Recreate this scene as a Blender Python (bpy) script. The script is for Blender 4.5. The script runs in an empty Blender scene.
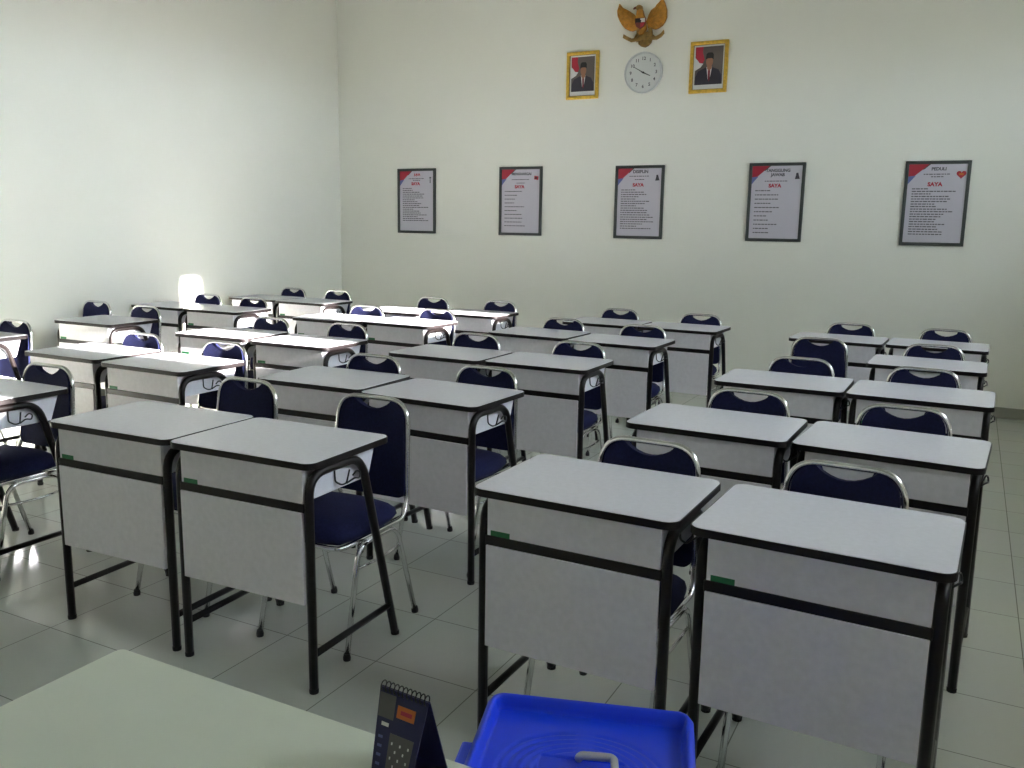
import bpy, bmesh, math, random
from mathutils import Vector, Matrix
random.seed(7)
PI = math.pi
C = bpy.context.scene.collection
sc = bpy.context.scene

# ------------------------------------------------------------------ camera
F, YAW, PITCH, ROLL, CAMH = 875.73, -0.47789, 0.17856, 0.01635, 1.45734
cam_d = bpy.data.cameras.new('camera')
cam_d.sensor_fit = 'HORIZONTAL'; cam_d.sensor_width = 36.0; cam_d.lens = F / 1024 * 36.0
cam_d.clip_start = 0.02; cam_d.clip_end = 200
cam = bpy.data.objects.new('camera', cam_d); C.objects.link(cam)
fwd = Vector((math.sin(YAW) * math.cos(PITCH), math.cos(YAW) * math.cos(PITCH), -math.sin(PITCH)))
rt = Vector((math.cos(YAW), -math.sin(YAW), 0)); up = rt.cross(fwd)
r2 = rt * math.cos(ROLL) + up * math.sin(ROLL); u2 = up * math.cos(ROLL) - rt * math.sin(ROLL)
cam.matrix_world = Matrix(((r2.x, u2.x, -fwd.x, 0), (r2.y, u2.y, -fwd.y, 0), (r2.z, u2.z, -fwd.z, CAMH), (0, 0, 0, 1)))
sc.camera = cam

# ------------------------------------------------------------------ light
sc.view_settings.view_transform = 'Standard'; sc.view_settings.look = 'None'
sc.view_settings.gamma = 1.0; sc.view_settings.use_curve_mapping = False
sc.view_settings.exposure = 2.42
w = bpy.data.worlds.new('sky'); sc.world = w; w.use_nodes = True
wb = w.node_tree.nodes['Background']
SUN_E = math.radians(17)
# hazy afternoon sky: pale blue, much brighter around the low sun
wn = w.node_tree; wt = wn.nodes.new('ShaderNodeTexCoord')
wd = wn.nodes.new('ShaderNodeVectorMath'); wd.operation = 'DOT_PRODUCT'
wd.inputs[1].default_value = (math.cos(SUN_E * .5), 0, math.sin(SUN_E * .5)); wn.links.new(wt.outputs['Generated'], wd.inputs[0])
wm = wn.nodes.new('ShaderNodeMath'); wm.operation = 'MAXIMUM'; wm.inputs[1].default_value = 0.0; wn.links.new(wd.outputs['Value'], wm.inputs[0])
wp = wn.nodes.new('ShaderNodeMath'); wp.operation = 'POWER'; wp.inputs[1].default_value = 16.0; wn.links.new(wm.outputs[0], wp.inputs[0])
wk = wn.nodes.new('ShaderNodeMath'); wk.operation = 'MULTIPLY_ADD'; wk.inputs[1].default_value = 9.0; wk.inputs[2].default_value = 3.9; wn.links.new(wp.outputs[0], wk.inputs[0])
wn.links.new(wk.outputs[0], wb.inputs['Strength']); wb.inputs['Color'].default_value = (0.80, 0.91, 1.0, 1)
sd = bpy.data.lights.new('sun', 'SUN'); sd.energy = 24.0; sd.angle = math.radians(0.9); sd.color = (1.0, 0.96, 0.91)
sun = bpy.data.objects.new('sun', sd); C.objects.link(sun)
sun.rotation_euler = Vector((-math.cos(SUN_E), 0, -math.sin(SUN_E))).to_track_quat('-Z', 'Y').to_euler()
sun.location = (6, 3, 5)
sc.cycles.max_bounces = 10; sc.cycles.diffuse_bounces = 6; sc.cycles.glossy_bounces = 4
sc.cycles.sample_clamp_indirect = 6.0

XL, XR, YF, YB, ZC = -6.312, 1.60, -1.60, 7.952, 4.05

# ------------------------------------------------------------------ materials
def mat(name, col, rough=0.5, metal=0.0, spec=0.5, noise=None, bump=None, coat=0.0):
    m = bpy.data.materials.new(name); m.use_nodes = True
    nt = m.node_tree; b = nt.nodes['Principled BSDF']
    b.inputs['Base Color'].default_value = (*col, 1); b.inputs['Roughness'].default_value = rough
    b.inputs['Metallic'].default_value = metal; b.inputs['Specular IOR Level'].default_value = spec
    b.inputs['Coat Weight'].default_value = coat; b.inputs['Coat Roughness'].default_value = 0.08
    tc = nt.nodes.new('ShaderNodeTexCoord')
    if noise:
        s, amt = noise
        n = nt.nodes.new('ShaderNodeTexNoise'); n.inputs['Scale'].default_value = s; n.inputs['Detail'].default_value = 4
        nt.links.new(tc.outputs['Object'], n.inputs['Vector'])
        r = nt.nodes.new('ShaderNodeValToRGB')
        r.color_ramp.elements[0].position = 0.3; r.color_ramp.elements[1].position = 0.7
        r.color_ramp.elements[0].color = (*[c * (1 - amt) for c in col], 1)
        r.color_ramp.elements[1].color = (*[min(1, c * (1 + amt)) for c in col], 1)
        nt.links.new(n.outputs['Fac'], r.inputs['Fac']); nt.links.new(r.outputs['Color'], b.inputs['Base Color'])
    if bump:
        s, st = bump
        n = nt.nodes.new('ShaderNodeTexNoise'); n.inputs['Scale'].default_value = s; n.inputs['Detail'].default_value = 3
        nt.links.new(tc.outputs['Object'], n.inputs['Vector'])
        bp = nt.nodes.new('ShaderNodeBump'); bp.inputs['Strength'].default_value = st; bp.inputs['Distance'].default_value = 0.002
        nt.links.new(n.outputs['Fac'], bp.inputs['Height']); nt.links.new(bp.outputs['Normal'], b.inputs['Normal'])
    return m

def floor_mat():
    m = bpy.data.materials.new('glossy_floor_tile'); m.use_nodes = True
    nt = m.node_tree; b = nt.nodes['Principled BSDF']; L = nt.links
    tc = nt.nodes.new('ShaderNodeTexCoord'); mp = nt.nodes.new('ShaderNodeMapping')
    tw, th = 0.39, 0.3715
    mp.inputs['Location'].default_value = (1.66 + 20 * tw, -1.865 + 20 * th, 0)
    L.new(tc.outputs['Object'], mp.inputs['Vector'])
    br = nt.nodes.new('ShaderNodeTexBrick'); br.offset = 0.0; br.squash = 1.0
    br.inputs['Scale'].default_value = 1.0; br.inputs['Brick Width'].default_value = tw; br.inputs['Row Height'].default_value = th
    br.inputs['Mortar Size'].default_value = 0.0022; br.inputs['Mortar Smooth'].default_value = 0.3
    br.inputs['Color1'].default_value = (0.60, 0.62, 0.56, 1); br.inputs['Color2'].default_value = (0.56, 0.585, 0.53, 1)
    br.inputs['Mortar'].default_value = (0.25, 0.25, 0.22, 1)
    L.new(mp.outputs['Vector'], br.inputs['Vector'])
    n = nt.nodes.new('ShaderNodeTexNoise'); n.inputs['Scale'].default_value = 2.2; n.inputs['Detail'].default_value = 6
    L.new(tc.outputs['Object'], n.inputs['Vector'])
    mr = nt.nodes.new('ShaderNodeMapRange'); mr.inputs['From Min'].default_value = 0.3; mr.inputs['From Max'].default_value = 0.75
    mr.inputs['To Min'].default_value = 0.05; mr.inputs['To Max'].default_value = 0.16
    L.new(n.outputs['Fac'], mr.inputs['Value']); L.new(mr.outputs['Result'], b.inputs['Roughness'])
    mx = nt.nodes.new('ShaderNodeMixRGB'); mx.blend_type = 'MULTIPLY'; mx.inputs['Fac'].default_value = 0.12
    L.new(br.outputs['Color'], mx.inputs['Color1']); L.new(n.outputs['Color'], mx.inputs['Color2'])
    L.new(mx.outputs['Color'], b.inputs['Base Color'])
    return m

M = {}
M['laminate'] = mat('lilac_white_laminate', (0.70, 0.69, 0.745), 0.24, noise=(60, 0.03))
M['panel'] = mat('pale_laminate_panel', (0.79, 0.765, 0.81), 0.38, noise=(50, 0.04))
M['dark'] = mat('dark_brown_painted_steel', (0.007, 0.0045, 0.0045), 0.36, spec=0.35)
M['band'] = mat('dark_plastic_edging', (0.008, 0.005, 0.0055), 0.5, spec=0.3)
M['navy'] = mat('navy_fabric', (0.009, 0.011, 0.050), 0.85, spec=0.25, noise=(120, 0.25), bump=(600, 0.4))
M['chrome'] = mat('chrome_tube', (0.78, 0.78, 0.78), 0.16, metal=1.0)
M['rubber'] = mat('black_rubber', (0.012, 0.012, 0.012), 0.6)
M['wire'] = mat('black_wire', (0.015, 0.015, 0.02), 0.35)
M['green'] = mat('green_label', (0.015, 0.16, 0.055), 0.5)
M['wall'] = mat('pale_green_wall_paint', (0.84, 0.838, 0.765), 0.33, spec=0.45, noise=(1.5, 0.015), bump=(25, 0.06))
M['wallfront'] = mat('cream_wall_paint', (0.78, 0.78, 0.72), 0.5)
M['addedground'] = mat('dull_added_ground', (0.16, 0.15, 0.12), 0.9, noise=(3, 0.2))
M['ceil'] = mat('white_ceiling', (0.42, 0.44, 0.40), 0.8)
M['base'] = mat('grey_skirting_tile', (0.30, 0.30, 0.26), 0.3)
M['floor'] = floor_mat()
M['tframe'] = mat('teacher_desk_wood', (0.30, 0.22, 0.14), 0.5, noise=(12, 0.2))
M['ttop'] = mat('cream_desk_top', (0.70, 0.74, 0.62), 0.35, noise=(8, 0.02))
M['blue'] = mat('blue_plastic', (0.010, 0.055, 0.80), 0.36, spec=0.5)
M['greyplastic'] = mat('pale_grey_plastic', (0.52, 0.52, 0.50), 0.4)
M['gold'] = mat('gold_frame', (0.80, 0.52, 0.09), 0.30, metal=0.75, noise=(40, 0.2))
M['eagle'] = mat('gilded_orange_wing', (0.50, 0.23, 0.03), 0.45, metal=0.25, noise=(30, 0.25))
M['eagled'] = mat('bronze_gold', (0.33, 0.20, 0.055), 0.45, metal=0.3, noise=(30, 0.3))
M['maroon'] = mat('maroon_paint', (0.16, 0.03, 0.02), 0.5)
M['white'] = mat('white_paint', (0.72, 0.73, 0.72), 0.5)
M['black'] = mat('black_paint', (0.012, 0.012, 0.012), 0.5)
M['red'] = mat('red_print', (0.42, 0.02, 0.045), 0.5)
M['printblue'] = mat('blue_print', (0.12, 0.14, 0.38), 0.5)
M['ink'] = mat('grey_ink', (0.07, 0.065, 0.08), 0.6)
M['sheet'] = mat('white_print_sheet', (0.56, 0.53, 0.60), 0.35)
M['pframe'] = mat('dark_green_grey_frame', (0.045, 0.052, 0.048), 0.4)
M['skin'] = mat('skin_print', (0.36, 0.17, 0.10), 0.5)
M['suit'] = mat('dark_suit_print', (0.035, 0.03, 0.045), 0.5)
M['bg'] = mat('brown_grey_print', (0.13, 0.11, 0.10), 0.5)
M['tie'] = mat('dark_red_tie', (0.20, 0.02, 0.04), 0.5)
M['clockface'] = mat('white_clock_face', (0.66, 0.68, 0.66), 0.4)
M['silver'] = mat('silver_plastic', (0.60, 0.62, 0.62), 0.35, metal=0.2)
M['calblue'] = mat('dark_navy_print', (0.012, 0.012, 0.07), 0.4)
M['calgrey'] = mat('grey_print', (0.10, 0.10, 0.10), 0.5)
M['orange'] = mat('orange_print', (0.55, 0.13, 0.02), 0.5)
M['alu'] = mat('window_aluminium', (0.4, 0.4, 0.4), 0.4, metal=0.6)

# ------------------------------------------------------------------ helpers
def new_obj(name, bm, m, parent=None, smooth=False, bevel=0.0, seg=2):
    bmesh.ops.recalc_face_normals(bm, faces=bm.faces)
    me = bpy.data.meshes.new(name); bm.to_mesh(me); bm.free()
    ms = m if isinstance(m, (list, tuple)) else [m]
    for x in ms: me.materials.append(x)
    if smooth:
        for p in me.polygons: p.use_smooth = True
    o = bpy.data.objects.new(name, me); C.objects.link(o)
    if parent: o.parent = parent
    if bevel:
        b = o.modifiers.new('bevel', 'BEVEL'); b.width = bevel; b.segments = seg; b.limit_method = 'ANGLE'
        b.angle_limit = math.radians(40)
    return o

def box(bm, x0, x1, y0, y1, z0, z1, mi=0):
    vs = [bm.verts.new(p) for p in ((x0, y0, z0), (x1, y0, z0), (x1, y1, z0), (x0, y1, z0), (x0, y0, z1), (x1, y0, z1), (x1, y1, z1), (x0, y1, z1))]
    for f in ((0, 3, 2, 1), (4, 5, 6, 7), (0, 1, 5, 4), (1, 2, 6, 5), (2, 3, 7, 6), (3, 0, 4, 7)):
        bm.faces.new([vs[i] for i in f]).material_index = mi
    return bm

def BX(*a): return box(bmesh.new(), *a)

def prism(bm, pts, a0, a1, axis='z', mi=0):
    """extrude a polygon of 2D points between a0 and a1 along the axis"""
    def P(p, a):
        return {'z': (p[0], p[1], a), 'y': (p[0], a, p[1]), 'x': (a, p[0], p[1])}[axis]
    A = [bm.verts.new(P(p, a0)) for p in pts]; B = [bm.verts.new(P(p, a1)) for p in pts]
    n = len(pts)
    bm.faces.new(A).material_index = mi; bm.faces.new(list(reversed(B))).material_index = mi
    for i in range(n):
        bm.faces.new((A[i], B[i], B[(i + 1) % n], A[(i + 1) % n])).material_index = mi
    return bm

def rrect(x0, x1, y0, y1, r, n=6):
    out = []
    for cx, cy, a in ((x1 - r, y0 + r, -90), (x1 - r, y1 - r, 0), (x0 + r, y1 - r, 90), (x0 + r, y0 + r, 180)):
        for k in range(n + 1):
            t = math.radians(a + 90 * k / n); out.append((cx + r * math.cos(t), cy + r * math.sin(t)))
    return out

def ring(bm, outer, inner, a0, a1, axis='z', mi=0):
    def P(p, a):
        return {'z': (p[0], p[1], a), 'y': (p[0], a, p[1]), 'x': (a, p[0], p[1])}[axis]
    n = len(outer)
    V = [[bm.verts.new(P(p, a)) for p in L] for L in (outer, inner) for a in (a0, a1)]
    O0, O1, I0, I1 = V
    for i in range(n):
        j = (i + 1) % n
        for q in ((O0[i], O0[j], O1[j], O1[i]), (I0[j], I0[i], I1[i], I1[j]), (O1[i], O1[j], I1[j], I1[i]), (O0[j], O0[i], I0[i], I0[j])):
            bm.faces.new(q).material_index = mi
    return bm

def fillet(pts, r, n=5, closed=False):
    P = [Vector(p) for p in pts]; out = []; N = len(P)
    for i in range(N):
        if not closed and i in (0, N - 1): out.append(P[i]); continue
        a, b, c = P[i - 1], P[i], P[(i + 1) % N]
        rr = r[i] if isinstance(r, (list, tuple)) else r
        d1 = (a - b); d2 = (c - b)
        if rr <= 0: out.append(b); continue
        rr = min(rr, d1.length * .49, d2.length * .49)
        s = b + d1.normalized() * rr; e = b + d2.normalized() * rr
        for k in range(n + 1):
            t = k / n; out.append(s * (1 - t) ** 2 + b * 2 * t * (1 - t) + e * t * t)
    return out

def tube(bm, pts, r, seg=10, closed=False, mi=0, caps=True):
    P = [Vector(p) for p in pts]
    Q = [P[0]]
    for p in P[1:]:
        if (p - Q[-1]).length > 1e-5: Q.append(p)
    if closed and (Q[0] - Q[-1]).length < 1e-5: Q.pop()
    P = Q; N = len(P); rings = []; ref = None
    for i in range(N):
        if closed: t = P[(i + 1) % N] - P[i - 1]
        else: t = P[min(i + 1, N - 1)] - P[max(i - 1, 0)]
        t.normalize()
        if ref is None:
            ref = Vector((0, 0, 1)) if abs(t.z) < .9 else Vector((1, 0, 0))
        u = (ref - t * ref.dot(t)).normalized(); ref = u
        v = t.cross(u)
        rings.append([bm.verts.new(P[i] + (u * math.cos(2 * PI * k / seg) + v * math.sin(2 * PI * k / seg)) * r) for k in range(seg)])
    for i in range(N if closed else N - 1):
        a, b = rings[i], rings[(i + 1) % N]
        off = 0
        if closed and i == N - 1:
            off = min(range(seg), key=lambda s: (a[0].co - b[s].co).length)
        for k in range(seg):
            bm.faces.new((a[k], a[(k + 1) % seg], b[(k + 1 + off) % seg], b[(k + off) % seg])).material_index = mi
    if not closed and caps:
        bm.faces.new(list(reversed(rings[0]))).material_index = mi; bm.faces.new(rings[-1]).material_index = mi
    return bm

def lathe(bm, prof, cx=0, cy=0, seg=16, mi=0):
    rings = [[bm.verts.new((cx + r * math.cos(2 * PI * k / seg), cy + r * math.sin(2 * PI * k / seg), z)) for k in range(seg)] for r, z in prof]
    for a, b in zip(rings, rings[1:]):
        for k in range(seg): bm.faces.new((a[k], a[(k + 1) % seg], b[(k + 1) % seg], b[k])).material_index = mi
    bm.faces.new(list(reversed(rings[0]))).material_index = mi; bm.faces.new(rings[-1]).material_index = mi
    return bm

def empty(name, loc=(0, 0, 0), rz=0.0):
    o = bpy.data.objects.new(name, None); C.objects.link(o); o.location = loc; o.rotation_euler = (0, 0, rz)
    o.empty_display_size = 0.1
    return o

def tag(o, label, cat, group=None, kind=None):
    o['label'] = label; o['category'] = cat
    if group: o['group'] = group
    if kind: o['kind'] = kind
    return o

def copy_tree(o, parent=None):
    c = o.copy(); C.objects.link(c)
    if parent: c.parent = parent
    for ch in list(o.children): copy_tree(ch, c)
    return c

def struct(name, bm, m, bevel=0, parent=None):
    o = new_obj(name, bm, m, parent, bevel=bevel)
    if parent is None: o['kind'] = 'structure'
    return o

def text_mesh(s, size, depth=0.0006, bold=0.0, sx=1.0):
    """a bmesh of the writing in the XZ plane, centred, facing -Y"""
    cu = bpy.data.curves.new('t', 'FONT'); cu.body = s; cu.size = size; cu.extrude = depth; cu.offset = bold
    cu.align_x = 'CENTER'; cu.align_y = 'CENTER'; cu.resolution_u = 3
    o = bpy.data.objects.new('t', cu); C.objects.link(o)
    bpy.context.view_layer.update()
    me = bpy.data.meshes.new_from_object(o.evaluated_get(bpy.context.evaluated_depsgraph_get()))
    bm = bmesh.new(); bm.from_mesh(me)
    bpy.data.objects.remove(o); bpy.data.curves.remove(cu); bpy.data.meshes.remove(me)
    for v in bm.verts: v.co = Vector((v.co.x * sx, -v.co.z, v.co.y))
    return bm

def place(bm, x, y, z):
    for v in bm.verts: v.co += Vector((x, y, z))
    return bm

# ------------------------------------------------------------------ room
T = 0.15
struct('floor', BX(XL - T, XR + T, YF - T, YB + T, -0.1, 0), M['floor'])
struct('ceiling', BX(XL - T, XR + T, YF - T, YB + T, ZC, ZC + 0.1), M['ceil'])
struct('wall_left', BX(XL - T, XL, YF, YB, 0, ZC), M['wall'])
struct('wall_back', BX(XL - T, XR + T, YB, YB + T, 0, ZC), M['wall'])
struct('wall_front', BX(XL - T, XR + T, YF - T, YF, 0, ZC), M['wallfront'])
WIN = [(1.36, 2.12), (3.14, 4.24), (5.18, 6.30)]
SILL, HEAD, TRANSOM = 0.95, 3.38, 2.243
bm = bmesh.new()
box(bm, XR, XR + T, YF, YB, 0, SILL); box(bm, XR, XR + T, YF, YB, HEAD, ZC)
ys = [YF] + [a for p in WIN for a in p] + [YB]
for i in range(0, len(ys), 2): box(bm, XR, XR + T, ys[i], ys[i + 1], SILL, HEAD)
struct('wall_right', bm, M['wall'])
bm = BX(XR + T, XR + 0.95, YF - .5, YB + .5, 3.74, 3.82)
struct('added_eave', bm, M['ceil'])      # unseen eave, added to keep steep sky light off the floor
struct('added_ground', BX(XR + T, XR + 60, -40, 50, -0.35, -0.25), M['addedground'])  # unseen, added to block sky light from below the horizon
bb = 0.085
struct('baseboard_back', BX(XL, XR, YB - 0.012, YB, 0, bb), M['base'], 0.003)
struct('baseboard_left', BX(XL, XL + 0.012, YF, YB - 0.012, 0, bb), M['base'], 0.003)
struct('baseboard_right', BX(XR - 0.012, XR, YF, YB - 0.012, 0, bb), M['base'], 0.003)

added_blind_m = bpy.data.materials.new('translucent_added_blind'); added_blind_m.use_nodes = True
nt = added_blind_m.node_tree; nt.nodes.remove(nt.nodes['Principled BSDF'])
dfs = nt.nodes.new('ShaderNodeBsdfDiffuse'); dfs.inputs['Color'].default_value = (0.7, 0.72, 0.7, 1)
trl = nt.nodes.new('ShaderNodeBsdfTranslucent'); trl.inputs['Color'].default_value = (0.20, 0.22, 0.24, 1)
mix = nt.nodes.new('ShaderNodeMixShader'); mix.inputs[0].default_value = 0.6
nt.links.new(dfs.outputs[0], mix.inputs[1]); nt.links.new(trl.outputs[0], mix.inputs[2])
nt.links.new(mix.outputs[0], nt.nodes['Material Output'].inputs['Surface'])
added_curtain_m = added_blind_m.copy(); added_curtain_m.name = 'grey_added_curtain'
for n_ in added_curtain_m.node_tree.nodes:
    if n_.type == 'BSDF_TRANSLUCENT': n_.inputs['Color'].default_value = (0.08, 0.085, 0.09, 1)
    if n_.type == 'BSDF_DIFFUSE': n_.inputs['Color'].default_value = (0.30, 0.31, 0.32, 1)
ADDED_BLIND = 2.78
for i, (a, b) in enumerate(WIN):
    bm = bmesh.new()
    o_ = [(a, SILL), (b, SILL), (b, HEAD), (a, HEAD)]; f = 0.02
    ring(bm, o_, [(a + f, SILL + f * .4), (b - f, SILL + f * .4), (b - f, HEAD - f), (a + f, HEAD - f)], XR + 0.06, XR + 0.10, 'x')
    box(bm, XR + .06, XR + .10, a + f, b - f, TRANSOM - .03, TRANSOM)
    o = new_obj('window_%d' % (i + 1), bm, M['alu']); o['kind'] = 'structure'
    new_obj('added_curtain', BX(XR + .040, XR + .046, a + .01, b - .01, SILL + .01, TRANSOM - .005), added_curtain_m, o)  # unseen cloth, added to stop sun and dim the lower window
    parts = [(a + .02, b - .02)] if i != 2 else [(a + .02, 5.69), (5.86, b - .02)]  # gap shaped so one sun patch reaches the left wall
    for (c0, c1) in parts:
        q = new_obj('added_blind', BX(XR + 0.04, XR + 0.046, c0, c1, ADDED_BLIND, HEAD), added_blind_m, o)  # unseen sheet, added to cut off the top of the sun beam

# ------------------------------------------------------------------ school desk
W, D, H = 0.588, 0.434, 0.75
def make_desk():
    root = empty('school_desk')
    bm = prism(bmesh.new(), rrect(.003, W - .003, .003, D - .003, .034, 7), H - .021, H)
    new_obj('tabletop', bm, M['laminate'], root, bevel=.0012, seg=1)
    bm = ring(bmesh.new(), rrect(0, W, 0, D, .037, 7), rrect(.003, W - .003, .003, D - .003, .034, 7), H - .022, H - .001)
    new_obj('edge_trim', bm, M['band'], root, bevel=.001, seg=1)
    new_obj('front_panel', BX(.051, W - .040, .012, .026, .618, .726), M['panel'], root, bevel=.001, seg=1)
    new_obj('cross_rail', BX(.046, W - .035, .008, .034, .590, .619), M['dark'], root, bevel=.003)
    new_obj('modesty_panel', BX(.051, W - .040, .004, .016, .295, .592), M['panel'], root, bevel=.001, seg=1)
    for x in (.053, W - .055):
        bm = prism(bmesh.new(), [(.026, .726), (.026, .618), (.362, .618), (.402, .726)], x, x + .008, 'x')
        new_obj('side_panel', bm, M['laminate'], root, bevel=.001, seg=1)
    new_obj('shelf', BX(.061, W - .055, .026, .362, .618, .628), M['panel'], root)
    for x in (.036, W - .025):
        pts = fillet([(x, .022, 0.004), (x, .022, .708), (x, .290, .708), (x, .482, 0.004)], [0, .075, .075, 0], 7)
        fr = new_obj('leg_frame', tube(bmesh.new(), pts, .0145, 10), M['dark'], root, smooth=True)
        new_obj('stretcher', tube(bmesh.new(), [(x, .03, .125), (x, .446, .125)], .0115, 8), M['dark'], fr, smooth=True)
        for fy in (.022, .482):
            new_obj('foot_cap', lathe(bmesh.new(), [(.0150, 0), (.0155, .012), (.0148, .014)], x, fy, 12), M['rubber'], fr)
    xs = W - .0465
    hp = fillet([(xs, .176, .698), (xs + 0.006, .172, .648), (xs + 0.017, .190, .634), (xs + 0.023, .208, .636), (xs + 0.037, .206, .684)], .008, 4)
    hp2 = fillet([(xs + 0.023, .208, .636), (xs + 0.049, .218, .656), (xs + 0.052, .240, .650), (xs + 0.049, .248, .668), (xs + 0.043, .236, .676), (xs + 0.037, .222, .660)], .008, 4)
    bm = tube(bmesh.new(), hp, .0031, 6); tube(bm, hp2, .0031, 6)
    lathe(bm, [(.006, .692), (.006, .702)], xs, .176, 8)
    new_obj('bag_hook', bm, M['wire'], root, smooth=True)
    new_obj('label_sticker', BX(.062, .121, .0112, .0122, .617, .634), M['green'], root)
    return root

# ------------------------------------------------------------------ chair
def make_chair():
    root = empty('banquet_chair')
    # side rails and back loop: one chrome tube
    def side(s):
        return [(s * .176, -.222, .392), (s * .181, .150, .392), (s * .171, .196, .440), (s * .153, .235, .814)]
    L, R = side(-1), side(1)
    pts = fillet(L + list(reversed(R)), [.045, .07, .09, .085, .085, .09, .07, .045], 8, closed=True)
    new_obj('tube_frame', tube(bmesh.new(), pts, .0092, 10, closed=True), M['chrome'], root, smooth=True)
    # seat cushion
    bm = bmesh.new(); NX, NY = 14, 14
    grid = {}
    for j in range(NY + 1):
        for i in range(NX + 1):
            u = -1 + 2 * i / NX; v = -1 + 2 * j / NY
            # rounded square map
            x = .190 * u * math.sqrt(max(0, 1 - .22 * v * v)); y = .188 * v * math.sqrt(max(0, 1 - .22 * u * u))
            e = max(abs(u), abs(v)); z = .478 - .026 * e ** 7 - .006 * (u * u + v * v)
            grid[i, j] = bm.verts.new((x, y - .045, z))
    for j in range(NY):
        for i in range(NX): bm.faces.new((grid[i, j], grid[i + 1, j], grid[i + 1, j + 1], grid[i, j + 1]))
    edge = [grid[i, 0] for i in range(NX)] + [grid[NX, j] for j in range(NY)] + [grid[i, NY] for i in range(NX, 0, -1)] + [grid[0, j] for j in range(NY, 0, -1)]
    l1 = [bm.verts.new((v.co.x * 1.03, (v.co.y + .045) * 1.03 - .045, .418)) for v in edge]
    l2 = [bm.verts.new((v.co.x * .97, (v.co.y + .045) * .97 - .045, .402)) for v in edge]
    n = len(edge)
    for a, b in ((edge, l1), (l1, l2)):
        for k in range(n): bm.faces.new((a[k], a[(k + 1) % n], b[(k + 1) % n], b[k]))
    bm.faces.new(l2)
    new_obj('seat', bm, M['navy'], root, smooth=True)
    # padded back with the hand hole notch under the top tube
    B = Vector((0, .198, .452)); Tp = Vector((0, .235, .814)); ax = (Tp - B).normalized(); nrm = Vector((0, ax.z, -ax.y))
    Lh = (Tp - B).length
    pts = []
    def hw(v): return .166 - .022 * v / Lh
    r = .035
    for k in range(6):
        t = math.radians(180 + 90 * k / 5); pts.append((-hw(0) + r + r * math.cos(t), r + r * math.sin(t)))
    for k in range(6):
        t = math.radians(270 + 90 * k / 5); pts.append((hw(0) - r + r * math.cos(t), r + r * math.sin(t)))
    top = Lh - .004; r = .072; h2 = hw(Lh)
    for k in range(8):
        t = math.radians(0 + 90 * k / 7); pts.append((h2 - r + r * math.cos(t), top - r + r * math.sin(t)))
    for k in range(9):   # notch
        t = k / 8; x = .086 - .172 * t; pts.append((x, top - .038 * math.sin(PI * t) ** .8 if 0 < t < 1 else top))
    for k in range(8):
        t = math.radians(90 + 90 * k / 7); pts.append((-h2 + r + r * math.cos(t), top - r + r * math.sin(t)))
    bm = bmesh.new()
    def P(p, off):
        bow = .010 * (1 - (p[0] / .17) ** 2)
        return B + Vector((p[0], 0, 0)) + ax * p[1] + nrm * (off + bow)
    A = [bm.verts.new(P(p, -.015)) for p in pts]; Bv = [bm.verts.new(P(p, .013)) for p in pts]
    bm.faces.new(A); bm.faces.new(list(reversed(Bv)))
    for i in range(len(pts)): bm.faces.new((A[i], Bv[i], Bv[(i + 1) % len(pts)], A[(i + 1) % len(pts)]))
    bmesh.ops.triangulate(bm, faces=[f for f in bm.faces if len(f.verts) > 4])
    new_obj('backrest', bm, M['navy'], root, bevel=.005, seg=2)
    for s in (-1, 1):
        xb = s * .184; xf = s * .190
        lp = fillet([(xf, -.210, .006), (xb, -.125, .378), (xb, .105, .378), (xf, .218, .006)], [0, .06, .06, 0], 6)
        lg = new_obj('leg_tube', tube(bmesh.new(), lp, .0095, 10), M['chrome'], root, smooth=True)
        for fy in (-.210, .218):
            new_obj('rubber_foot', lathe(bmesh.new(), [(.0125, 0), (.0135, .010), (.0105, .024)], xf, fy, 12), M['rubber'], lg)
        new_obj('side_brace', tube(bmesh.new(), fillet([(xb, -.152, .30), (xb * .99, .0, .288), (xb, .140, .30)], .05, 4), .005, 8), M['chrome'], root, smooth=True)
    new_obj('cross_brace', tube(bmesh.new(), [(-.184, -.01, .376), (.184, -.01, .376)], .008, 8), M['chrome'], root, smooth=True)
    new_obj('seat_bracket', BX(-.16, .16, -.02, .03, .380, .403), M['rubber'], root, bevel=.002)
    return root

DESKS = {'D1':(-2.266,1.943,1.7),'C1':(-2.862,1.935,1.7),'A1':(-1.159,2.008,-0.8),'B1':(-0.546,2.000,-2.0),'C2':(-2.877,2.984,1.6),'D2':(-2.267,2.960,-2.0),
'C3':(-2.856,3.988,0.1),'D3':(-2.247,4.008,0.6),'C4':(-2.860,5.148,-2.0),'D4':(-2.237,5.067,-1.1),'C5':(-2.724,6.063,0.0),'D5':(-2.126,6.072,-1.5),
'A2':(-1.085,3.007,-1.2),'B2':(-0.485,2.998,-3.5),'A3':(-1.037,4.088,-0.2),'B3':(-0.442,4.084,-1.8),'B4':(-0.459,5.095,-1.4),'A5':(-1.043,6.035,-1.7),'B5':(-0.440,6.048,-1.4),
'P2':(-4.501,2.938,0.5),'Q2':(-3.851,2.909,-0.3),'P3':(-4.487,3.943,3.0),'Q3':(-3.829,3.927,1.5),'P4':(-4.535,5.100,0.4),'Q4':(-3.938,5.180,-1.3),
'P5':(-4.480,5.865,2.9),'Q5':(-3.876,6.058,0.4),'F3':(-5.748,3.995,1.5),'E4':(-6.293,5.088,0.5),'F4':(-5.694,5.101,0.9),'E5':(-6.242,6.149,-0.1),
'F5':(-5.634,6.117,-0.7),'Q1':(-3.926,1.956,0.0),'F2':(-5.684,2.958,0.0)}
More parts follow.
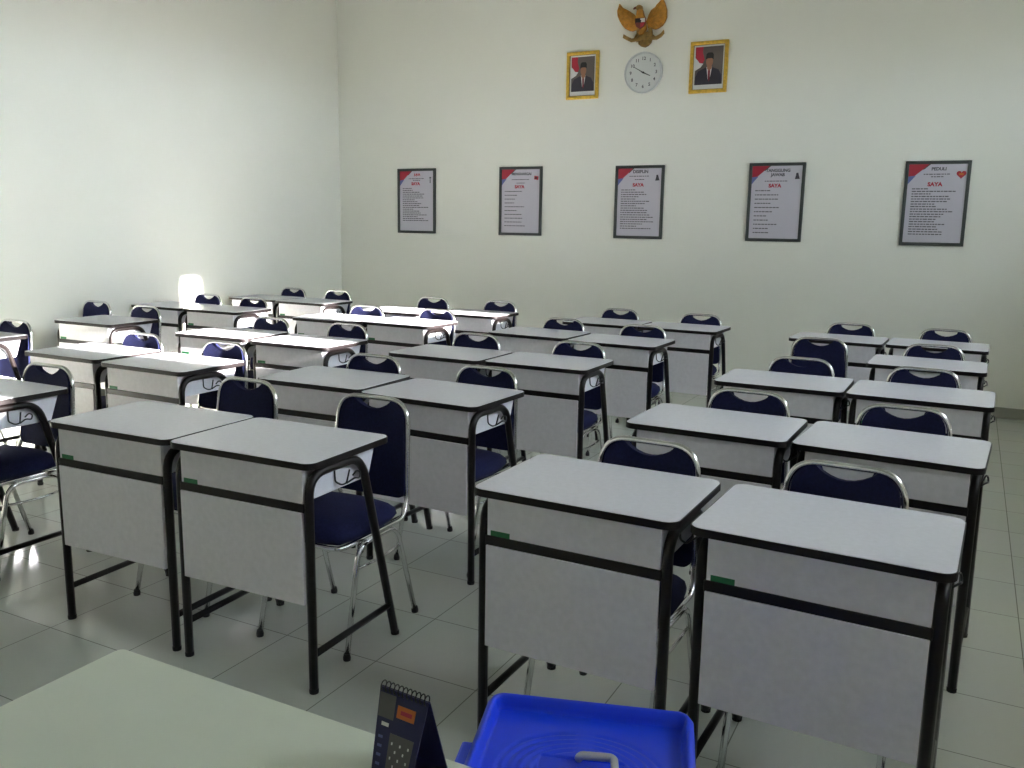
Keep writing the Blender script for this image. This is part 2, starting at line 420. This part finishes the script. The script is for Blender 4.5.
CHAIRS = {
'C1': (-2.605, 2.420), 'D1': (-1.945, 2.400), 'C2': (-2.577, 3.258), 'D2': (-1.932, 3.233), 'C3': (-2.589, 4.297), 'D3': (-1.920, 4.285),
'C4': (-2.525, 5.410), 'D4': (-1.902, 5.329), 'C5': (-2.459, 6.356), 'D5': (-1.791, 6.334), 'A1': (-0.829, 2.278), 'B1': (-0.261, 2.290),
'A2': (-0.750, 3.293), 'B2': (-0.165, 3.282), 'A3': (-0.729, 4.372), 'B3': (-0.157, 4.346), 'A4': (-0.768, 5.302), 'B4': (-0.139, 5.357),
'A5': (-0.710, 6.326), 'B5': (-0.113, 6.310), 'Q1': (-3.591, 2.228), 'P2': (-4.166, 3.210), 'Q2': (-3.516, 3.194), 'P3': (-4.181, 4.269),
'Q3': (-3.543, 4.275), 'P4': (-4.200, 5.372), 'Q4': (-3.603, 5.452), 'P5': (-4.220, 6.375), 'Q5': (-3.569, 6.405), 'F2': (-5.349, 3.226),
'E3': (-6.115, 4.405), 'F3': (-5.488, 4.340), 'E4': (-5.991, 5.435), 'F4': (-5.391, 5.363), 'E5': (-5.932, 6.476), 'F5': (-5.374, 6.473),}
BLK = {'A': ('left', 'right-hand block'), 'B': ('right', 'right-hand block'), 'C': ('left', 'middle block'), 'D': ('right', 'middle block'),
       'P': ('left', 'left-hand block'), 'Q': ('right', 'left-hand block'), 'E': ('wall-side', 'block beside the left wall'), 'F': ('aisle-side', 'block beside the left wall')}
ROW = {1: 'nearest row', 2: 'second row back', 3: 'third row back', 4: 'fourth row back', 5: 'row farthest back'}
DSUN = {'P2': 'rear half sunlit', 'Q2': 'rear half sunlit', 'P3': 'front strip sunlit', 'Q3': 'front strip sunlit', 'P4': 'sunlit', 'Q4': 'sunlit'}
first = make_desk()
for i, (k, (x, y, a)) in enumerate(DESKS.items()):
    o = first if i == 0 else copy_tree(first)
    o.location = (x - .005, y - .004, 0); o.rotation_euler = (0, 0, math.radians(a))
    s, b = BLK[k[0]]
    if k == 'Q1': lab = 'white desk cut by the left edge of the photo, nearest row, left-hand block'
    elif k == 'F2': lab = 'white desk at far left edge of the photo, against the glossy wall side, second row'
    elif k == 'F3': lab = 'white desk standing single beside the left wall, third row back, no desk on its left'
    else: lab = 'white school desk%s, %s of its pair, %s, %s' % (' ' + DSUN[k] if k in DSUN else '', s, ROW[int(k[1])], b)
    tag(o, lab, 'desk', 'white laminate school desks in rows')
firstc = make_chair()
for i, (k, (x, y)) in enumerate(CHAIRS.items()):
    o = firstc if i == 0 else copy_tree(firstc)
    o.location = (x, y, 0); o.rotation_euler = (0, 0, math.radians({'D1': 1.5, 'P2': 1, 'P4': 1, 'Q2': 0, 'A2': -1}.get(k, random.uniform(-2, 2))))
    s, b = BLK[k[0]]
    if k == 'A4': lab = 'navy chair with its whole backrest showing, no desk before it, right-hand block'
    elif k == 'E3': lab = 'navy chair by the left wall with no desk in front, beside the single desk'
    elif k == 'Q1': lab = 'navy chair near the left photo edge behind the desk cut by the frame'
    elif k == 'F2': lab = 'navy chair at the far left photo edge, behind the leftmost desk'
    elif k == 'F3': lab = 'navy chair behind the single desk beside the left wall, third row'
    elif k == 'D1': lab = 'navy chair with seat and chrome legs in full view, nearest row, middle block'
    else: lab = 'navy chrome-framed chair behind the %s desk, %s, %s' % (s, ROW[int(k[1])], b)
    tag(o, lab, 'chair', 'navy chrome-framed chairs behind the desks')

# ------------------------------------------------------------------ posters on the back wall
def lines(y, x0, z0, step, lens, hh=.0078):
    bm = bmesh.new(); rr = random.Random(int(lens[0] * 1000))
    for i, ln in enumerate(lens):
        x = x0; z = z0 - i * step
        while x < x0 + ln - .01:
            wd = min(rr.uniform(.012, .034), x0 + ln - x)
            box(bm, x, x + wd, y - .0006, y, z - hh, z); x += wd + .005
    return bm
PW, PH = .475, .670
POST = [
 (-5.525, 1.366, 'JUJUR', .030, 'red', .095, [.15, .175], .235, .30, .0196, 18, 'figure', 'red title'),
 (-4.290, 1.365, 'MENGHARGAI', .034, 'ink', .105, [.18, .23], .29, .35, .0375, 10, 'flags', 'ten widely spaced lines'),
 (-3.051, 1.358, 'DISIPLIN', .040, 'ink', .085, [.14, .185], .265, .325, .0208, 18, 'dark', 'the middle one of the row'),
 (-1.806, 1.360, 'TANGGUNG\nJAWAB', .036, 'ink', .125, [.225], .29, .345, .0360, 11, 'dark', 'title on two lines'),
 (-0.552, 1.353, 'PEDULI', .034, 'ink', .095, [.15, .18], .275, .32, .0200, 19, 'heart', 'red heart in its corner'),
]
PL = ['framed poster nearest the left wall, red title and red corner', 'second framed poster from the left, few widely spaced lines',
      'framed poster below the left gold portrait and clock, dark corner figure', 'framed poster with a two-line title under the right gold portrait',
      'rightmost framed poster with a red heart in its top right corner']
for (x, z, title, ts, tcol, ty, dash, sy, ly, lst, nl, icon, _), lab in zip(POST, PL):
    r = empty('framed_poster', (x + PW / 2, YB, z))
    tag(r, lab, 'poster', 'framed posters on the back wall')
    y1 = -.002; hw_ = PW / 2; bd = .026
    bm = ring(bmesh.new(), [(-hw_, 0), (hw_, 0), (hw_, PH), (-hw_, PH)], [(-hw_ + bd, bd), (hw_ - bd, bd), (hw_ - bd, PH - bd), (-hw_ + bd, PH - bd)], -.024, y1, 'y')
    new_obj('frame', bm, M['pframe'], r, bevel=.003)
    new_obj('sheet', BX(-hw_ + bd, hw_ - bd, -.012, y1, bd, PH - bd), M['sheet'], r)
    F0 = -.0122
    zt = lambda f: PH - f * PH
    X0, X1, ZT = -hw_ + bd, hw_ - bd, PH - bd
    c = new_obj('printed_corner', prism(bmesh.new(), [(X0, ZT), (X0, ZT - .130), (X0 + .150, ZT)], F0 - .0006, F0, 'y'), M['red'], r)
    prism_b = prism(bmesh.new(), [(X0, ZT - .095), (X0, ZT - .155), (X0 + .055, ZT - .088)], F0 - .0010, F0 - .0004, 'y')
    new_obj('printed_band', prism_b, M['printblue'], c)
    bm2 = prism(bmesh.new(), [(X0 + .102, ZT - .040), (X0 + .148, ZT), (X0 + .158, ZT), (X0 + .110, ZT - .042)], F0 - .0010, F0 - .0004, 'y')
    new_obj('printed_stripe', bm2, M['pframe'], c)
    t = text_mesh(title, ts, bold=.0014); place(t, .008, F0, zt(ty)); new_obj('title_text', t, M[tcol], r)
    for q in dash:
        wq = .20 if q != dash[-1] or len(dash) == 1 else .09
        new_obj('small_print', lines(F0, .0 - wq / 2, zt(q), .02, [wq], .007), M['ink'], r)
    t = text_mesh('SAYA', .042, bold=.0022, sx=1.05); place(t, -.012, F0, zt(sy)); new_obj('red_heading', t, M['red'], r)
    rr = random.Random(int(x * 100)); lens = [rr.uniform(.11, .33) for _ in range(nl)]
    lens = [min(v, .20) if nl < 12 and rr.random() < .6 else v for v in lens]
    new_obj('body_print', lines(F0, X0 + .035, zt(ly), lst, lens), M['ink'], r)
    ic = (X1 - .040, zt(.16))
    bm = bmesh.new()
    if icon == 'heart':
        pts = []
        for k in range(28):
            t_ = 2 * PI * k / 28
            pts.append((ic[0] + .0022 * 16 * math.sin(t_) ** 3, ic[1] + .0022 * (13 * math.cos(t_) - 5 * math.cos(2 * t_) - 2 * math.cos(3 * t_) - math.cos(4 * t_))))
        prism(bm, pts, F0 - .0006, F0, 'y'); h = new_obj('printed_heart', bm, M['red'], r)
        new_obj('heart_mark', BX(ic[0] - .016, ic[0] + .016, F0 - .0012, F0 - .0006, ic[1] - .006, ic[1] + .010), M['orange'], h)
    elif icon == 'flags':
        prism(bm, [(ic[0] - .024, ic[1] - .016), (ic[0] + .022, ic[1] - .022), (ic[0] + .026, ic[1] + .012), (ic[0] - .020, ic[1] + .020)], F0 - .0006, F0, 'y')
        h = new_obj('printed_picture', bm, M['red'], r)
        new_obj('picture_mark', BX(ic[0] - .014, ic[0] + .008, F0 - .0012, F0 - .0006, ic[1] - .010, ic[1] + .006), M['black'], h)
    elif icon == 'dark':
        prism(bm, [(ic[0] - .020, ic[1] - .032), (ic[0] + .022, ic[1] - .030), (ic[0] + .012, ic[1]), (ic[0] + .006, ic[1] + .022), (ic[0] - .010, ic[1] + .020), (ic[0] - .012, ic[1])], F0 - .0006, F0, 'y')
        new_obj('printed_picture', bm, M['suit'], r)
    else:
        prism(bm, [(ic[0] - .014, ic[1] + .006), (ic[0] + .004, ic[1]), (ic[0] + .014, ic[1] + .012), (ic[0] - .004, ic[1] + .022)], F0 - .0006, F0, 'y')
        box(bm, ic[0] - .006, ic[0] + .004, F0 - .0006, F0, ic[1] - .044, ic[1] - .004)
        new_obj('printed_picture', bm, M['ink'], r)

# ------------------------------------------------------------------ gold portraits
def portrait(x0, x1, z0, z1, lab, tilt):
    r = empty('framed_portrait', ((x0 + x1) / 2, YB, z0)); tag(r, lab, 'picture', 'gold framed portraits high on the back wall')
    r.rotation_euler = (0, tilt, 0)
    hw_ = (x1 - x0) / 2; h = z1 - z0; bd = .030
    bm = ring(bmesh.new(), [(-hw_, 0), (hw_, 0), (hw_, h), (-hw_, h)], [(-hw_ + bd, bd), (hw_ - bd, bd), (hw_ - bd, h - bd), (-hw_ + bd, h - bd)], -.028, -.002, 'y')
    f = new_obj('frame', bm, M['gold'], r, bevel=.005)
    i0 = bd - .004; i1 = bd + .003
    bm = ring(bmesh.new(), [(-hw_ + i0, i0), (hw_ - i0, i0), (hw_ - i0, h - i0), (-hw_ + i0, h - i0)], [(-hw_ + i1, i1), (hw_ - i1, i1), (hw_ - i1, h - i1), (-hw_ + i1, h - i1)], -.022, -.006, 'y')
    new_obj('frame_lip', bm, M['eagled'], f)
    new_obj('mat_board', BX(-hw_ + bd, hw_ - bd, -.010, -.002, bd, h - bd), M['white'], r)
    m_ = .016; px0, px1, pz0, pz1 = -hw_ + bd + m_, hw_ - bd - m_, bd + .042, h - bd - m_
    bw, bh = px1 - px0, pz1 - pz0
    U = lambda u, v: (px0 + u * bw, pz0 + v * bh)
    pr = new_obj('picture_backdrop', BX(px0, px1, -.0108, -.0098, pz0, pz1), M['bg'], r)
    def sh(name, pts, m, k): return new_obj(name, prism(bmesh.new(), [U(*p) for p in pts], -.0108 - .0004 * k, -.0106 - .0004 * (k - 1), 'y'), M[m], pr)
    sh('printed_flag', [(0, 1), (.02, .55), (.22, .50), (.34, .66), (.26, .86), (.28, 1)], 'red', 1)
    sh('printed_flag_white', [(0, .72), (0, .38), (.20, .46), (.30, .56), (.16, .58), (.08, .66)], 'white', 2)
    sh('printed_suit', [(0.02, 0), (.03, .22), (.12, .36), (.36, .44), (.64, .45), (.86, .38), (.96, .24), (.98, 0)], 'suit', 3)
    sh('printed_shirt', [(.42, .46), (.48, .14), (.55, .13), (.62, .46)], 'white', 4)
    sh('printed_tie', [(.48, .40), (.49, .14), (.52, .08), (.56, .14), (.56, .40), (.52, .44)], 'tie', 5)
    sh('printed_neck', [(.44, .42), (.52, .36), (.61, .42), (.61, .52), (.44, .52)], 'skin', 6)
    sh('printed_face', [(.525 + .125 * math.cos(2 * PI * k / 18), .60 + .145 * math.sin(2 * PI * k / 18)) for k in range(18)], 'skin', 7)
    sh('printed_cap', [(.385, .66), (.40, .80), (.46, .84), (.61, .84), (.665, .79), (.665, .66), (.60, .69), (.46, .69)], 'black', 8)
    return r
portrait(-3.580, -3.253, 2.645, 3.074, 'gold framed portrait left of the clock, man in dark suit and black cap', 0.0)
portrait(-2.387, -2.049, 2.640, 3.077, 'gold framed portrait right of the clock, man in dark suit and black cap', 0.0)

# ------------------------------------------------------------------ clock
ck = empty('wall_clock', (-2.817, YB, 2.848)); tag(ck, 'round white wall clock between the gold portraits, below the eagle', 'clock')
def disc(r, y0, y1, cx=0, cz=0, n=48): return prism(bmesh.new(), [(cx + r * math.cos(2 * PI * k / n), cz + r * math.sin(2 * PI * k / n)) for k in range(n)], y0, y1, 'y')
RC = .180
circ = lambda r, n=48: [(r * math.cos(2 * PI * k / n), r * math.sin(2 * PI * k / n)) for k in range(n)]
new_obj('clock_rim', ring(bmesh.new(), circ(RC), circ(RC - .016), -.035, -.001, 'y'), M['silver'], ck, bevel=.005, smooth=False)
fc = new_obj('clock_face', disc(RC - .016, -.018, -.002), M['clockface'], ck)
for h in range(1, 13):
    a = PI / 2 - h * PI / 6
    t = text_mesh(str(h), .040, bold=.0008); place(t, .122 * math.cos(a), -.0186, .122 * math.sin(a)); new_obj('numeral', t, M['ink'], fc)
def hand(name, ang, ln, wd, k):
    a = PI / 2 - ang; d = Vector((math.cos(a), math.sin(a))); n = Vector((-d.y, d.x))
    p = [d * -.02 + n * wd, d * ln + n * wd * .5, d * ln - n * wd * .5, d * -.02 - n * wd]
    new_obj(name, prism(bmesh.new(), [tuple(q) for q in p], -.0205 - .002 * k, -.0195 - .002 * k, 'y'), M['black'], ck)
hand('hour_hand', 3.83 / 12 * 2 * PI, .072, .006, 0)
hand('minute_hand', 50 / 60 * 2 * PI, .105, .0045, 1)
new_obj('hand_hub', disc(.009, -.026, -.018, n=16), M['black'], ck)

# ------------------------------------------------------------------ eagle emblem
eg = empty('eagle_emblem', (-2.85, YB, 3.28)); tag(eg, 'golden eagle emblem with raised wings and small shield above the clock', 'wall emblem')
def E(p): return (p[0] + 2.85, p[1] - 3.28)
def relief(name, pts, y0, y1, m, par=eg, bev=.006): return new_obj(name, prism(bmesh.new(), [E(p) for p in pts], y0, y1, 'y'), M[m], par, bevel=bev)
def wing(pts, root_pt, tips):
    wg = relief('wing', pts, -.030, -.004, 'eagle')
    for t0 in tips:   # long feathers fan from the shoulder to the outer edge
        a = Vector(E(root_pt)); b = Vector(E(t0)); d = (b - a); n = Vector((-d.y, d.x)).normalized()
        s = a + d * .18
        poly = [s + n * .006, a + d * .7 + n * .013, a + d * .97, a + d * .7 - n * .013, s - n * .006]
        new_obj('feather', prism(bmesh.new(), [tuple(q) for q in poly], -.036, -.029, 'y'), M['eagle'], wg, bevel=.003)
wl = [(-3.070, 3.463), (-3.090, 3.400), (-3.084, 3.355), (-3.062, 3.310), (-3.035, 3.270), (-3.003, 3.238), (-2.965, 3.218), (-2.935, 3.211), (-2.885, 3.224), (-2.880, 3.285), (-2.900, 3.335), (-2.930, 3.362), (-2.976, 3.392), (-3.036, 3.425)]
wr = [(-2.668, 3.482), (-2.640, 3.432), (-2.619, 3.372), (-2.616, 3.306), (-2.632, 3.268), (-2.655, 3.236), (-2.690, 3.218), (-2.719, 3.211), (-2.790, 3.225), (-2.805, 3.285), (-2.790, 3.336), (-2.767, 3.378), (-2.712, 3.412), (-2.682, 3.440)]
wing(wl, (-2.900, 3.29), [(-3.075, 3.44), (-3.082, 3.38), (-3.072, 3.335), (-3.045, 3.29), (-3.01, 3.25), (-2.965, 3.225), (-3.03, 3.41), (-2.97, 3.38)])
wing(wr, (-2.790, 3.29), [(-2.668, 3.46), (-2.632, 3.41), (-2.622, 3.35), (-2.625, 3.30), (-2.645, 3.25), (-2.69, 3.225), (-2.71, 3.40), (-2.76, 3.36)])
bd_ = relief('body', [(-2.893, 3.392), (-2.842, 3.392), (-2.826, 3.345), (-2.806, 3.290), (-2.800, 3.22), (-2.83, 3.17), (-2.87, 3.17), (-2.896, 3.22), (-2.898, 3.29), (-2.899, 3.353)], -.055, -.006, 'eagle', bev=.012)
relief('head', [(-2.898, 3.385), (-2.902, 3.405), (-2.893, 3.424), (-2.865, 3.430), (-2.846, 3.418), (-2.840, 3.388)], -.060, -.010, 'eagled', bev=.010)
relief('beak', [(-2.900, 3.418), (-2.918, 3.412), (-2.932, 3.396), (-2.914, 3.400), (-2.900, 3.398)], -.050, -.020, 'maroon', bev=.004)
shd = relief('shield', [(-2.900, 3.312), (-2.800, 3.312), (-2.798, 3.270), (-2.812, 3.240), (-2.850, 3.216), (-2.886, 3.240), (-2.900, 3.270)], -.066, -.050, 'maroon', bev=.003)
relief('shield_quarter', [(-2.848, 3.306), (-2.804, 3.306), (-2.804, 3.274), (-2.848, 3.274)], -.070, -.064, 'white', shd, .001)
relief('shield_quarter', [(-2.896, 3.306), (-2.852, 3.306), (-2.852, 3.274), (-2.896, 3.274)], -.070, -.064, 'black', shd, .001)
relief('shield_quarter', [(-2.846, 3.270), (-2.806, 3.270), (-2.818, 3.244), (-2.846, 3.230)], -.070, -.064, 'red', shd, .001)
relief('shield_star', [(-2.862, 3.288), (-2.850, 3.296), (-2.838, 3.288), (-2.842, 3.272), (-2.858, 3.272)], -.076, -.068, 'black', shd, .001)
tl = relief('tail', [(-2.872, 3.200), (-2.770, 3.200), (-2.745, 3.150), (-2.752, 3.100), (-2.780, 3.075), (-2.811, 3.064), (-2.845, 3.074), (-2.872, 3.095), (-2.884, 3.150)], -.034, -.004, 'eagled', bev=.008)
for k in range(7):
    a = math.radians(-150 + 20 * k); c0 = Vector(E((-2.813, 3.20)))
    d = Vector((math.cos(a), math.sin(a))); n = Vector((-d.y, d.x)); L_ = .118
    new_obj('tail_feather', prism(bmesh.new(), [tuple(q) for q in (c0 + d * .03 + n * .006, c0 + d * L_ * .8 + n * .012, c0 + d * L_, c0 + d * L_ * .8 - n * .012, c0 + d * .03 - n * .006)], -.040, -.032, 'y'), M['eagled'], tl, bevel=.002)
for s in (-1, 1):
    cx = -2.815 + s * .055
    relief('talon', [(cx - .016, 3.225), (cx + .016, 3.225), (cx + s * .012 + .014, 3.165), (cx + s * .03, 3.140), (cx - .012, 3.150)], -.058, -.030, 'eagled', bev=.005)
top = [(-3.012, 3.190), (-2.975, 3.168), (-2.930, 3.146), (-2.880, 3.150), (-2.815, 3.160), (-2.750, 3.152), (-2.700, 3.150), (-2.660, 3.168), (-2.632, 3.198)]
bot = [(p[0] * 1.0 + .006 * (1 if p[0] > -2.8 else -1), p[1] - .032) for p in top]
relief('ribbon', top + list(reversed(bot)), -.050, -.036, 'eagled', bev=.003)

# ------------------------------------------------------------------ teacher's desk
td = empty('teacher_desk', (-1.205, .20, 0)); tag(td, 'cream topped teacher desk in the bottom left corner, holding the calendar', 'desk')
TW, TD = 1.20, .715
new_obj('tabletop', prism(bmesh.new(), rrect(0, TW, 0, TD, .012, 4), .722, .75), M['ttop'], td, bevel=.002)
new_obj('front_panel', BX(.05, TW - .05, TD - .075, TD - .055, .22, .722), M['ttop'], td, bevel=.002)
for x in (.03, TW - .07):
    for y in (.04, TD - .08):
        new_obj('leg', BX(x, x + .04, y, y + .04, 0, .722), M['tframe'], td, bevel=.003)
new_obj('apron', BX(.07, TW - .07, .045, .065, .63, .722), M['tframe'], td, bevel=.002)
for x in (.04, TW - .06): new_obj('apron', BX(x, x + .02, .08, TD - .08, .63, .722), M['tframe'], td, bevel=.002)

# ------------------------------------------------------------------ desk calendar (tent)
def V3(*a): return Vector(a)
tA, tB = V3(-.627, .856, .868), V3(-.549, .850, .868)
fA = V3(-.612, .808, .7505); fB = fA + (tB - tA) * .74
bA = V3(-.622, .897, .7505); bB = bA + (tB - tA) * .95
org = V3(-.585, .853, .75)
cal = empty('desk_calendar', tuple(org)); tag(cal, 'dark blue spiral-bound tent calendar standing on the teacher desk', 'calendar')
def leaf(name, a, b, c, d, th, m, par, off=0.0):
    a, b, c, d = [p - org for p in (a, b, c, d)]
    n = (b - a).cross(d - a).normalized()
    bm = bmesh.new(); A = [bm.verts.new(p + n * off) for p in (a, b, c, d)]; B = [bm.verts.new(p + n * (off + th)) for p in (a, b, c, d)]
    bm.faces.new(A); bm.faces.new(list(reversed(B)))
    for i in range(4): bm.faces.new((A[i], B[i], B[(i + 1) % 4], A[(i + 1) % 4]))
    return new_obj(name, bm, m, par)
pg = leaf('front_leaf', fA, fB, tB, tA, .0016, M['calblue'], cal)
leaf('back_leaf', bB, bA, tA, tB, .0016, M['calblue'], cal)
leaf('base_flap', fA + V3(0, 0, .001), fB + V3(0, 0, .001), bB + V3(0, 0, .001), bA + V3(0, 0, .001), .001, M['calblue'], cal)
def Q(u, v): return (fA * (1 - u) + fB * u) * (1 - v) + (tA * (1 - u) + tB * u) * v
def patch(name, u0, u1, v0, v1, m, par=pg, k=1): return leaf(name, Q(u0, v0), Q(u1, v0), Q(u1, v1), Q(u0, v1), .0004, M[m], par, .0016 * 1 + .0003 * k)
nchk = (fB - fA).cross(tA - fA)
patch('printed_photo', .02, .36, .72, .95, 'calgrey'); patch('printed_badge', .42, .80, .76, .88, 'orange'); patch('printed_badge_mark', .50, .74, .80, .84, 'red', pg, 2)
patch('printed_grid', .34, .88, .05, .60, 'calgrey')
for i in range(5):
    for j in range(7):
        patch('printed_date', .40 + .095 * i, .43 + .095 * i, .09 + .068 * j, .115 + .068 * j, 'white', pg, 2) if (i + j) % 2 == 0 else None
for j in range(6): patch('printed_row', .08, .18, .10 + .085 * j, .125 + .085 * j, 'printblue')
patch('printed_month', .12, .28, .645, .68, 'white')
bm = bmesh.new()
dirx = (tB - tA)
for k in range(11):
    cpt = tA + dirx * ((k + .6) / 11.2) + V3(0, 0, .002) - org
    tube(bm, [cpt + V3(0, .0062 * math.cos(2 * PI * q / 12), .0062 * math.sin(2 * PI * q / 12)) for q in range(12)], .0009, 6, closed=True)
new_obj('spiral_binding', bm, M['black'], cal, smooth=True)

# ------------------------------------------------------------------ blue bin with lid
BA = math.radians(17.5)
bn = empty('storage_bin', (-.533, 1.356, 0), BA); tag(bn, 'bright blue plastic storage bin with grooved lid and grey handle', 'bin')
LW, LD, LZ = .364, .350, .622       # local x across, local -y towards the camera
bm = bmesh.new()
lo = rrect(-LW / 2 + .045, LW / 2 - .045, -LD + .045, -.045, .04, 6); hi = rrect(-LW / 2 + .014, LW / 2 - .014, -LD + .014, -.014, .035, 6)
A = [bm.verts.new((*p, 0)) for p in lo]; B = [bm.verts.new((*p, LZ - .03)) for p in hi]; n = len(lo)
bm.faces.new(A); bm.faces.new(list(reversed(B)))
for i in range(n): bm.faces.new((A[i], B[i], B[(i + 1) % n], A[(i + 1) % n]))
new_obj('body', bm, M['blue'], bn, bevel=.006)
bm = ring(bmesh.new(), rrect(-LW / 2 + .002, LW / 2 - .002, -LD + .002, -.002, .03, 6), rrect(-LW / 2 + .014, LW / 2 - .014, -LD + .014, -.014, .03, 6), LZ - .055, LZ - .034)
new_obj('body_rim', bm, M['blue'], bn, bevel=.003)
# lid: height field with raised rim, grooves and a sunken handle well
bm = bmesh.new(); NX, NY = 120, 120; g = {}
def lidz(x, y):
    ex = LW / 2 - abs(x); ey = min(-y, LD + y)
    e = min(ex, ey)
    rc = .03
    if ex < rc and ey < rc: e = rc - math.hypot(rc - ex, rc - ey)
    z = LZ
    st = lambda a, b, t: 0 if t < a else (1 if t > b else (lambda s: s * s * (3 - 2 * s))((t - a) / (b - a)))
    z -= .026 * st(.013, .020, e)
    z -= .010 * (1 - st(0, .008, e))
    cx, cy = x, y + LD * .52
    rad = math.hypot(cx / 1.0, cy / .82)
    if e > .028:
        for rr_ in (.075, .090, .105, .120, .135):
            z -= .0028 * math.exp(-((rad - rr_) / .0028) ** 2) * (1 if abs(cx) > .018 else .2)
        wx = .070 - abs(cx); wy = .042 - abs(cy); z -= .020 * st(0, .005, min(wx, wy))
    return z
def clampc(x, y):
    rc = .03; ex = LW / 2 - abs(x); ey = min(-y, LD + y)
    if ex < rc and ey < rc:
        dx, dy = rc - ex, rc - ey; h = math.hypot(dx, dy)
        if h > rc:
            sx = 1 if x > 0 else -1; sy = 1 if y > -LD / 2 else -1
            x -= sx * (dx - dx / h * rc); y -= sy * (dy - dy / h * rc)
    return x, y
for j in range(NY + 1):
    for i in range(NX + 1):
        x, y = clampc(-LW / 2 + LW * i / NX, -LD + LD * j / NY)
        g[i, j] = bm.verts.new((x, y, lidz(x, y)))
for j in range(NY):
    for i in range(NX): bm.faces.new((g[i, j], g[i + 1, j], g[i + 1, j + 1], g[i, j + 1]))
edge = [g[i, 0] for i in range(NX)] + [g[NX, j] for j in range(NY)] + [g[i, NY] for i in range(NX, 0, -1)] + [g[0, j] for j in range(NY, 0, -1)]
low = [bm.verts.new((v.co.x, v.co.y, LZ - .034)) for v in edge]; n = len(edge)
for k in range(n): bm.faces.new((edge[k], edge[(k + 1) % n], low[(k + 1) % n], low[k]))
lid = new_obj('lid', bm, M['blue'], bn, smooth=True)
for s in (-1, 1):
    bm = BX(s * LW / 2 - .004 if s > 0 else -LW / 2 - .020, s * LW / 2 + .020 if s > 0 else -LW / 2 + .004, -LD * .80, -LD * .42, LZ - .075, LZ - .014)
    new_obj('clip', bm, M['blue'], bn, bevel=.005)
hz = LZ - .018
bm = tube(bmesh.new(), fillet([(-.006, -LD * .52 + .034, hz - .004), (-.002, -LD * .52 + .028, hz + .006), (.052, -LD * .52 + .028, hz + .008), (.058, -LD * .52 - .03, hz + .006), (.058, -LD * .52 - .036, hz - .014)], .010, 5), .0068, 10)
new_obj('handle', bm, M['greyplastic'], lid, smooth=True)
